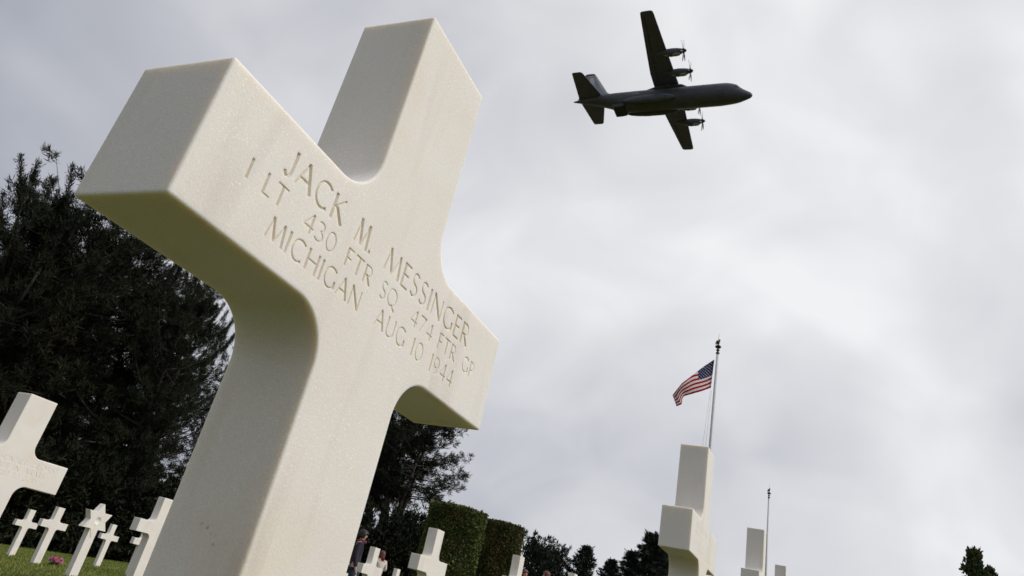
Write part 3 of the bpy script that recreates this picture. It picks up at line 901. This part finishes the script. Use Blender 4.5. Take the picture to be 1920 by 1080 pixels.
def cloth(name, col):
    m, N, L, b = new_mat(name)
    n = N.new('ShaderNodeTexNoise'); n.inputs['Scale'].default_value = 30
    r = N.new('ShaderNodeValToRGB'); r.color_ramp.elements[0].color = (*[c * .9 for c in col], 1); r.color_ramp.elements[1].color = (*col, 1)
    L.new(n.outputs['Fac'], r.inputs[0])
    out = N['Material Output']
    d = N.new('ShaderNodeBsdfDiffuse'); t = N.new('ShaderNodeBsdfTranslucent'); x = N.new('ShaderNodeMixShader'); x.inputs[0].default_value = .62
    L.new(r.outputs[0], d.inputs[0]); L.new(r.outputs[0], t.inputs[0]); L.new(d.outputs[0], x.inputs[1]); L.new(t.outputs[0], x.inputs[2])
    N.remove(b); L.new(x.outputs[0], out.inputs[0])
    return m
def build_flag():
    top = [(0, 1339.5, 674), (.25, 1321, 686), (.5, 1301, 701), (.75, 1279, 718), (1, 1261, 741)]
    bot = [(0, 1333, 727), (.3, 1317, 733), (.6, 1296, 739), (.8, 1282, 743), (.88, 1279.5, 747), (.95, 1278, 758), (1, 1268.5, 762)]
    def lerp(c, u):
        for i in range(len(c) - 1):
            if u <= c[i + 1][0] + 1e-9:
                t = (u - c[i][0]) / (c[i + 1][0] - c[i][0])
                return (c[i][1] + (c[i + 1][1] - c[i][1]) * t, c[i][2] + (c[i + 1][2] - c[i][2]) * t)
        return c[-1][1:]
    base = at(1338, 760, 50)
    def P(u, v):
        a, b = lerp(top, u), lerp(bot, u)
        ripple = .13 * math.sin(6.5 * u + 2.4 * v) * u ** .6
        e = min(1, max(0, (u - .15) / .45)); fo = .32 * e * e * (3 - 2 * e)
        back = v < fo
        v1 = (fo - v) * .55 if back else (v - fo) / (1 - fo)
        v2 = v1 + .02 * math.sin(9 * u + 3) * math.sin(math.pi * v) * u
        px, py = a[0] + (b[0] - a[0]) * v2, a[1] + (b[1] - a[1]) * v2
        bulge = .7 * math.sin(math.pi * v) * u * (1 - .3 * u)
        X_ = base.x - .05 - 2.0 * u + (.30 * math.sin(min(1, (fo - v) / .12) * math.pi / 2) if back else 0) + ripple * 2.2 - bulge * .8 + .5 * math.sin(5 * u + 1) * u
        r = ray(px, py); s = (X_ - CP[0]) / r[0]
        return Vector(CP + r * s)
    nu, nv = 60, 52
    org = P(0, 0)
    root_me = bpy.data.meshes.new('flag')
    V = [P(i / nu, j / nv) - org for i in range(nu + 1) for j in range(nv + 1)]
    F, MI = [], []
    for i in range(nu):
        for j in range(nv):
            F.append((i * (nv + 1) + j, (i + 1) * (nv + 1) + j, (i + 1) * (nv + 1) + j + 1, i * (nv + 1) + j + 1))
            stripe = int(j / nv * 13)
            MI.append(2 if (stripe < 7 and i < nu * .4) else (0 if stripe % 2 == 0 else 1))
    mb = MB()
    for row in range(9):
        for c in range(6 if row % 2 == 0 else 5):
            u = (.4 * (c + .5 + (.5 if row % 2 else 0)) / 6); v = 7 / 13 * (row + .75) / 9.5
            c0 = P(u, v); e1 = (P(u + .01, v) - P(u - .01, v)).normalized(); e2 = (P(u, v - .01) - P(u, v + .01)).normalized(); nn = e1.cross(e2).normalized()
            rings = []
            for sd in (-1, 1):
                pts = []
                for k in range(10):
                    q = .062 if k % 2 == 0 else .026; an = math.pi / 2 + k * math.pi / 5
                    pts.append(c0 - org + e1 * q * math.cos(an) + e2 * q * math.sin(an) + nn * .006 * sd)
                rings.append(pts)
            mb.loft(rings, False)
    k0 = len(V); V += [Vector(v) for v in mb.v]
    F += [tuple(i + k0 for i in f) for f in mb.f]; MI += [1] * len(mb.f)
    root_me.from_pydata([tuple(v) for v in V], [], F)
    for p, m in zip(root_me.polygons, MI): p.material_index = m; p.use_smooth = True
    o = link('flag', root_me, [cloth('flag_red', (.58, .03, .055)), cloth('flag_white', (.95, .92, .92)), cloth('flag_blue', (.05, .055, .20))])
    o.location = org
    tag(o, 'red white and blue striped flag with stars blowing from the tall white flagpole', 'flag')
    sd = o.modifiers.new('thick', 'SOLIDIFY'); sd.thickness = .004; sd.offset = 0
build_flag()

# ------------------------------------------------------------------ the aeroplane
M['plane_grey'] = simple('plane_grey', (.078, .080, .105), .55, 0, .18, .8, .4)
M['plane_dark'] = simple('plane_dark', (.100, .096, .200), .55, 0, .15, .8, .4)
M['plane_light'] = simple('plane_light', (.26, .27, .29), .5, 0, .1, 1.5)
M['plane_black'] = simple('plane_black', (.02, .02, .022), .4, 0, .1, 2)
M['intake'] = simple('intake', (.34, .31, .30), .5, 0, .1, 2)
M['glass_dark'] = simple('glass_dark', (.03, .033, .038), .15, 0, .1, 2, .6)

def foil(chord, thick, n=12):
    """closed section, x from 0 (nose) to -chord"""
    up, lo = [], []
    for i in range(n + 1):
        t = (1 - math.cos(math.pi * i / n)) / 2
        y = 5 * thick * (.2969 * math.sqrt(t) - .126 * t - .3516 * t ** 2 + .2843 * t ** 3 - .1036 * t ** 4)
        up.append((-chord * t, chord * y)); lo.append((-chord * t, -chord * y * .75))
    return up + lo[-2:0:-1]

def build_plane():
    L0 = 36.5; XW = -14.15
    rot = Matrix(((-0.02576031, 0.99938157, 0.02393517), (-0.99957094, -0.02541654, -0.0145578), (-0.01394045, -0.02429991, 0.99960751)))
    root = empty('aeroplane', (111.199, 14.459, 97.002), 0, 'dark four engined propeller transport aeroplane flying overhead in the cloudy sky', 'aeroplane')
    root.rotation_euler = rot.to_euler()
    n = 32
    secs = [(-.02, -.80, .06, .06), (-.12, -.80, .30, .30), (-.4, -.78, .55, .55), (-1.0, -.72, .82, .82), (-1.7, -.62, 1.12, 1.12), (-2.3, -.46, 1.38, 1.45), (-3.0, -.20, 1.66, 1.82), (-3.8, -.04, 1.88, 2.02), (-4.8, .03, 2.05, 2.13), (-6.0, 0, 2.14, 2.16),
            (-9, 0, 2.16, 2.16), (-13, 0, 2.16, 2.16), (-18, 0, 2.16, 2.16), (-23, 0, 2.16, 2.16), (-24.8, .04, 2.14, 2.10), (-26.2, .30, 2.04, 1.82), (-27.6, .58, 1.88, 1.52), (-29, .82, 1.66, 1.24), (-31, 1.10, 1.25, .92), (-33, 1.26, .82, .66), (-35, 1.33, .40, .36), (-36.1, 1.36, .20, .16), (-36.5, 1.36, .05, .05)]
    mb = MB()
    rings = []
    for x, zc, ry, rz in secs:
        ring = []
        for k in range(n):
            a = 2 * math.pi * k / n; cy, sz = math.cos(a), math.sin(a)
            e = .90 if sz < 0 else 1.0
            ring.append((x, ry * math.copysign(abs(cy) ** e, cy), zc + rz * math.copysign(abs(sz) ** e, sz)))
        rings.append(ring)
    mb.loft(rings)
    body = mb.build('fuselage', M['plane_grey'], root)
    # flight deck windows
    mb = MB()
    for k in range(-3, 4):
        a0, a1 = k * .36 - .15, k * .36 + .15
        q = []
        for x, a in ((-2.55, a0), (-2.55, a1), (-3.25, a1 * 1.05), (-3.25, a0 * 1.05)):
            f = (-x - 2.3) / .7; ry = 1.38 + .28 * f + .035; rz = 1.45 + .37 * f + .035; zc = -.46 + .26 * f
            el = math.radians(58 if x > -3 else 62) - abs(a) * .35
            q.append((x + .05 * abs(k), ry * math.sin(a) , zc + rz * math.cos(a) * .97))
        mb.add(q, [(0, 1, 2, 3)])
    mb.build('windscreen', M['glass_dark'], body)
    def patch(name, mat, x0, x1, a0, a1):
        mb = MB(); ring = []
        for x in (x0, x1):
            ring.append([(x, -r_ * math.cos(math.radians(a0 + (a1 - a0) * k / 4)), r_ * math.sin(math.radians(a0 + (a1 - a0) * k / 4))) for r_ in (2.185,) for k in range(5)])
        mb.loft(ring, True, False, False); mb.build(name, M[mat], body)
    for x in (-6.4, -9.2, -20.6): patch('window', 'glass_dark', x, x - .42, 14, 26)
    patch('marking', 'plane_light', -10.2, -12.2, 30, 38)
    patch('marking', 'plane_light', -21.6, -23.0, 2, 8)
    for a in (-38, -22): patch('door_seam', 'plane_black', -4.9, -6.1, a, a + 1.6)
    # wheel fairings, open cargo ramp, wing root fairing
    for s in (-1, 1):
        mb = MB(); rings = []
        for x, ry, rz in ((-14.2, .05, .06), (-14.8, .36, .50), (-15.8, .54, .78), (-17.5, .62, .90), (-20.5, .62, .90), (-22.4, .50, .75), (-24.0, .28, .5), (-25.0, .05, .06)):
            rings.append([(x, s * 2.02 + ry * math.cos(2 * math.pi * k / 16), -1.28 + rz * math.sin(2 * math.pi * k / 16)) for k in range(16)])
        mb.loft(rings); mb.build('wheel_fairing', M['plane_grey'], root)
    mb = MB()
    mb.loft([[(-24.6, -1.55, -2.14), (-24.6, 1.55, -2.14), (-24.6, 1.55, -1.55), (-24.6, -1.55, -1.55)], [(-25.8, -1.55, -2.30), (-25.8, 1.55, -2.30), (-25.8, 1.55, -1.5), (-25.8, -1.55, -1.5)], [(-26.8, -1.5, -2.36), (-26.8, 1.5, -2.36), (-27.2, 1.5, -1.6), (-27.2, -1.5, -1.6)]], False)
    mb.build('cargo_ramp', M['plane_black'], root)
    mb = MB(); rings = []
    for x, hw, h in ((-11.2, .2, .05), (-12.2, 1.0, .45), (-13.4, 1.75, .9), (-16, 2.0, 1.05), (-18.4, 1.8, .9), (-20.5, 1.2, .45), (-22, .2, .05)):
        rings.append([(x, hw * math.cos(math.pi * k / 14), 1.75 + h * math.sin(math.pi * k / 14) ** .8) for k in range(15)])
    mb.loft(rings); mb.build('wing_fairing', M['plane_grey'], root)
    # wings: straight outer trailing edge, dihedral
    for s in (-1, 1):
        mb = MB(); rings = []
        for y, le, ch, z, th in ((0, XW + .15, 4.95, 2.30, .17), (2.2, XW + .10, 4.92, 2.38, .17), (5.0, XW - .08, 4.75, 2.50, .16), (10.2, XW - .40, 3.95, 2.72, .14), (16, XW - .72, 3.05, 2.92, .125), (19.4, XW - .90, 2.52, 3.02, .12), (20.0, XW - 1.0, 2.30, 3.04, .09), (20.25, XW - 1.3, 1.7, 3.05, .04)):
            rings.append([(le + px, s * y, z + pz) for px, pz in foil(ch, th)])
        mb.loft(rings)
        w = mb.build('wing', M['plane_dark'], root)
        mb = MB()                                       # flap hinge fairing lines
        for y0, y1 in ((2.6, 9.4), (10.9, 19.2)):
            f = lambda y: (XW - .08 - (y - 5) * .0566 - (4.75 - (y - 5) * .155) * .74, 2.50 + (y - 5) * .040 - .25 + (y - 5) * .008)
            (xa, za), (xb, zb) = f(y0), f(y1)
            mb.tube([(xa, s * y0, za), (xb, s * y1, zb)], .035, 5)
        mb.build('flap_line', M['plane_black'], w)
        # engines
        for y, dz in ((5.0, 2.42), (10.2, 2.66)):
            le = XW - .08 - (y - 5) * .0615
            mb = MB(); rings = []
            for x, ry, rt, rb in ((2.85, .46, .46, .50), (2.6, .54, .54, .66), (1.9, .68, .62, .94), (.9, .76, .68, 1.04), (.1, .70, .66, .86), (-.6, .62, .60, .62), (-1.4, .45, .45, .30), (-2.2, .10, .2, .05)):
                rings.append([(le + x, s * y + ry * math.cos(2 * math.pi * k / 18), dz - .28 + (rt if math.sin(2 * math.pi * k / 18) > 0 else rb) * math.sin(2 * math.pi * k / 18)) for k in range(18)])
            mb.loft(rings)
            e = mb.build('engine', M['plane_grey'], root)
            mb = MB(); rings = []
            for x, ry, rz in ((2.6, .16, .05), (2.4, .36, .20), (1.8, .44, .28), (.9, .38, .26), (.1, .24, .14), (-.4, .05, .03)):
                rings.append([(le + x, s * y + ry * math.cos(2 * math.pi * k / 14), dz - 1.02 + rz * math.sin(2 * math.pi * k / 14)) for k in range(14)])
            mb.loft(rings); mb.build('air_intake', M['intake'], e)
            # six bladed propeller
            px = le + 3.12
            pr = MB(); pr.lathe([(.44, -.28), (.45, .0), (.38, .22), (.22, .46), (.04, .62)], (px, s * y, dz - .25), 16, 'x')
            pb = pr.build('propeller', M['plane_black'], root)
            for k in range(6):
                an = math.radians(84 + 60 * k + y * 2); mb = MB(); rings = []
                d = Vector((0, math.cos(an), math.sin(an))); q = Vector((0, -math.sin(an), math.cos(an)))
                for r_, ch, tw, sw in ((.30, .22, 40, 0), (.7, .34, 30, .0), (1.2, .40, 24, .01), (1.65, .36, 20, -.02), (2.05, .24, 17, -.05), (2.25, .08, 15, -.08)):
                    c = Vector((px, s * y, dz - .25)) + d * r_ + Vector((sw, 0, 0))
                    a = math.radians(tw); u = q * math.cos(a) + Vector((math.sin(a), 0, 0)); v = d.cross(u)
                    rings.append([c + u * ch / 2, c + v * .03, c - u * ch / 2, c - v * .03])
                mb.loft(rings, False); mb.build('blade', M['plane_black'], pb)
        # tailplane
        mb = MB(); rings = []
        for y, le, ch, th in ((0, -L0 + 6.9, 5.4, .13), (1.2, -L0 + 6.55, 5.05, .13), (7.6, -L0 + 4.45, 2.35, .11), (8.0, -L0 + 4.2, 2.0, .07), (8.12, -L0 + 3.9, 1.5, .03)):
            rings.append([(le + px, s * y, 1.55 + .035 * y + pz) for px, pz in foil(ch, th)])
        mb.loft(rings); mb.build('tailplane', M['plane_dark'], root)
    mb = MB(); rings = []
    for z, le, ch, th in ((1.6, -L0 + 11.5, 10.6, .05), (2.3, -L0 + 8.6, 7.6, .09), (3.2, -L0 + 7.2, 6.15, .11), (7.9, -L0 + 4.15, 2.95, .11)):
        rings.append([(le + px, pz, z) for px, pz in foil(ch, th)])
    mb.loft(rings); fin = mb.build('tail_fin', M['plane_light'], root)
    mb = MB(); rings = []
    for z, le, ch, th in ((7.9, -L0 + 4.17, 2.99, .114), (8.35, -L0 + 3.85, 2.65, .114)):
        rings.append([(le + px, pz, z) for px, pz in foil(ch, th)])
    mb.loft(rings); o = mb.build('tail_stripe', M['intake'], fin)
    mb = MB(); rings = []
    for z, le, ch, th in ((8.35, -L0 + 3.83, 2.61, .11), (8.8, -L0 + 3.50, 2.2, .10), (9.05, -L0 + 3.1, 1.6, .05)):
        rings.append([(le + px, pz, z) for px, pz in foil(ch, th)])
    mb.loft(rings); mb.build('fin_tip', M['plane_grey'], fin)
build_plane()

# ------------------------------------------------------------------ people
def skin_mesh(verts, edges, radii, rootv=0, sub=1):
    me = bpy.data.meshes.new('sk'); me.from_pydata(verts, edges, [])
    o = bpy.data.objects.new('sk', me); COL.objects.link(o)
    md = o.modifiers.new('s', 'SKIN'); md.use_smooth_shade = True
    for i, r in enumerate(radii):
        rr = r if isinstance(r, tuple) else (r, r)
        me.skin_vertices[0].data[i].radius = rr
    me.skin_vertices[0].data[rootv].use_root = True
    if sub: ss = o.modifiers.new('u', 'SUBSURF'); ss.levels = sub; ss.render_levels = sub
    dg = bpy.context.evaluated_depsgraph_get(); dg.update()
    res = bpy.data.meshes.new_from_object(o.evaluated_get(dg))
    bpy.data.objects.remove(o); bpy.data.meshes.remove(me)
    for p in res.polygons: p.use_smooth = True
    return res

M['skin'] = simple('skin', (.52, .30, .24), .5, 0, .06, 20)
M['jacket_dark'] = simple('jacket_dark', (.030, .022, .040), .8, 0, .3, 8)
M['scarf'] = simple('scarf', (.10, .02, .045), .8)
M['trousers'] = simple('trousers', (.035, .05, .08), .8)
M['hair_dark'] = simple('hair_dark', (.012, .010, .009), .5, 0, .3, 40)
M['hair_auburn'] = simple('hair_auburn', (.12, .040, .022), .5, 0, .3, 40)
M['top_white'] = simple('top_white', (.62, .58, .54), .8)
M['shoe'] = simple('shoe', (.03, .025, .02), .5)

def build_person(loc, rz, label, hair, top, pose, H=1.68, longhair=False, scarf=False):
    """figure facing local -y"""
    root = empty('person', loc, rz, label, 'person', 'people standing among the crosses')
    k = H / 1.70
    def S(*p): return tuple(c * k for c in p)
    if pose == 'down':
        armL = [(.19, .0, 1.39), (.245, .02, 1.12), (.25, -.05, .88), (.25, -.08, .80)]
        armR = [(-.19, .0, 1.39), (-.245, .03, 1.12), (-.25, -.04, .88), (-.25, -.07, .80)]
    else:
        armL = [(.19, .0, 1.39), (.30, -.02, 1.13), (.16, -.26, 1.12), (.10, -.33, 1.14)]
        armR = [(-.19, .0, 1.39), (-.30, -.02, 1.13), (-.16, -.26, 1.12), (-.10, -.33, 1.14)]
    V = [(0, 0, .93), (0, .01, 1.10), (0, .01, 1.28), (0, .01, 1.40), (0, 0, 1.48), (0, -.02, 1.54), (0, -.025, 1.60), (0, -.01, 1.67)]
    Rd = [(.155, .115), (.135, .10), (.165, .11), (.12, .085), (.055, .058), (.068, .08), (.078, .098), (.055, .07)]
    E = [(i, i + 1) for i in range(7)]
    for arm in (armL, armR):
        b = len(V); V += arm; Rd += [.058, .044, .032, .034]; E += [(3, b), (b, b + 1), (b + 1, b + 2), (b + 2, b + 3)]
        w = Vector(arm[3]); dirn = (w - Vector(arm[2])).normalized(); sd = Vector((1, 0, 0))
        for f in range(4):
            o = sd * (.027 - .018 * f) + dirn * .03; c = len(V); ln = (.052, .060, .057, .045)[f]
            V += [tuple(w + o), tuple(w + o + dirn * ln * .55 + Vector((0, -.008, 0))), tuple(w + o + dirn * ln + Vector((0, -.022, 0)))]
            Rd += [.0095, .0088, .0075]; E += [(b + 3, c), (c, c + 1), (c + 1, c + 2)]
        sg = -1 if arm is armL else 1; c = len(V)
        V += [tuple(w + Vector((sg * .035, -.012, 0)) + dirn * .005), tuple(w + Vector((sg * .048, -.026, 0)) + dirn * .038)]; Rd += [.011, .009]; E += [(b + 3, c), (c, c + 1)]
    for s in (-1, 1):
        b = len(V)
        V += [(s * .09, 0, .86), (s * .10, -.01, .48), (s * .10, .02, .09), (s * .105, -.07, .04)]; Rd += [.085, .058, .042, .040]
        E += [(0, b), (b, b + 1), (b + 1, b + 2), (b + 2, b + 3)]
    # nose and ears
    c = len(V); V += [(0, -.125, 1.585)]; Rd += [.013]; E += [(6, c)]
    for s in (-1, 1): c = len(V); V += [(s * .086, -.01, 1.60)]; Rd += [.018]; E += [(6, c)]
    link('body', skin_mesh([S(*p) for p in V], E, [tuple(x * k for x in r) if isinstance(r, tuple) else r * k for r in Rd]), M['skin'], root)
    # clothing
    cv = [(0, 0, .84), (0, .01, 1.10), (0, .01, 1.28), (0, .01, 1.41), (0, 0, 1.45)]
    cr_ = [(.19, .145), (.165, .125), (.19, .13), (.145, .105), (.07, .072)]
    ce = [(0, 1), (1, 2), (2, 3), (3, 4)]
    for arm in (armL, armR):
        b = len(cv); cv += arm[:3]; cr_ += [.074, .060, .046]; ce += [(3, b), (b, b + 1), (b + 1, b + 2)]
    link('jacket', skin_mesh([S(*p) for p in cv], ce, [tuple(x * k for x in r) if isinstance(r, tuple) else r * k for r in cr_]), M[top], root)
    tv = [(0, 0, .93)]; trr = [(.165, .125)]; te = []
    for s in (-1, 1):
        b = len(tv); tv += [(s * .09, 0, .84), (s * .10, -.01, .48), (s * .10, .02, .10)]; trr += [.100, .074, .062]; te += [(0, b), (b, b + 1), (b + 1, b + 2)]
    link('trousers', skin_mesh([S(*p) for p in tv], te, [tuple(x * k for x in r) if isinstance(r, tuple) else r * k for r in trr]), M['trousers'], root)
    for s in (-1, 1):
        mb = MB(); mb.loft([[S(s * .10 + .048 * math.cos(a) * w, y, .045 + .045 * math.sin(a) * hh) for a in [2 * math.pi * i / 10 for i in range(10)]] for y, w, hh in ((.08, .6, .8), (.05, 1, 1.1), (-.04, 1, 1), (-.13, 1.05, .7), (-.18, .6, .4))])
        mb.build('shoe', M['shoe'], root)
    # hair: cap over the skull, open over the face
    mb = MB(); rings = []
    low = 1.40 if longhair else 1.53
    for i in range(9):
        el = math.pi / 2 * (1 - i / 6) if i <= 6 else 0
        ring = []
        for j in range(20):
            a = 2 * math.pi * j / 20
            r = max(math.cos(el), .03); x, y = .098 * r * math.sin(a), .122 * r * math.cos(a)
            z = 1.615 + .110 * math.sin(el)
            front = max(0, -math.cos(a))
            if i > 6:
                zz = 1.615 - (1.615 - low) * (i - 6) / 2
                z = zz if front < .35 else 1.64 + .0 * i
                if longhair and front < .35: x *= 1.02; y *= 1.0
            elif front > .35: z = max(z, 1.645)
            ring.append(S(x, y - .012, z))
        rings.append(ring)
    mb.loft(rings); mb.build('hair', M[hair], root)
    for s in (-1, 1):
        mb = MB(); mb.lathe([(.002, -.009), (.008, -.005), (.009, 0), (.008, .005), (.002, .009)], S(s * .032, -.108, 1.605), 8)
        mb.build('eye', M['hair_dark'], root)
    if scarf:
        mb = MB(); mb.tube([S(.095 * math.sin(a), -.01 - .095 * math.cos(a), 1.455 + .01 * math.sin(3 * a)) for a in [2 * math.pi * i / 16 for i in range(17)]], .035 * k, 8)
        mb.build('scarf', M['scarf'], root)

def face_yaw(dx, dy):
    return math.atan2(dx, -dy)
def stand(px, py, d):
    p = at(px, py, d); return (p.x, p.y, gz(p.x, p.y)), p.z - gz(p.x, p.y)
l, h = stand(681, 1001, 16.8)
build_person(l, face_yaw(.55, -.85), 'person in a dark purple jacket with dark hair beside the big shaft', 'hair_dark', 'jacket_dark', 'down', min(1.85, max(1.5, h)), False, True)
l, h = stand(719, 1034, 26)
build_person(l, face_yaw(.4, .9), 'person in a white top with long auburn hair behind a cross', 'hair_auburn', 'top_white', 'bent', min(1.85, max(1.5, h)), True)
l, h = stand(985.5, 1069, 24)
build_person(l, face_yaw(-.8, -.6), 'person of whom only a brown haired crown shows beside a cross top', 'hair_auburn', 'jacket_dark', 'down', min(1.85, max(1.5, h)))
l, h = stand(1026.5, 1072, 25)
build_person(l, face_yaw(-.3, .9), 'person of whom only a dark crown shows under the round far trees', 'hair_auburn', 'jacket_dark', 'down', min(1.85, max(1.5, h)))
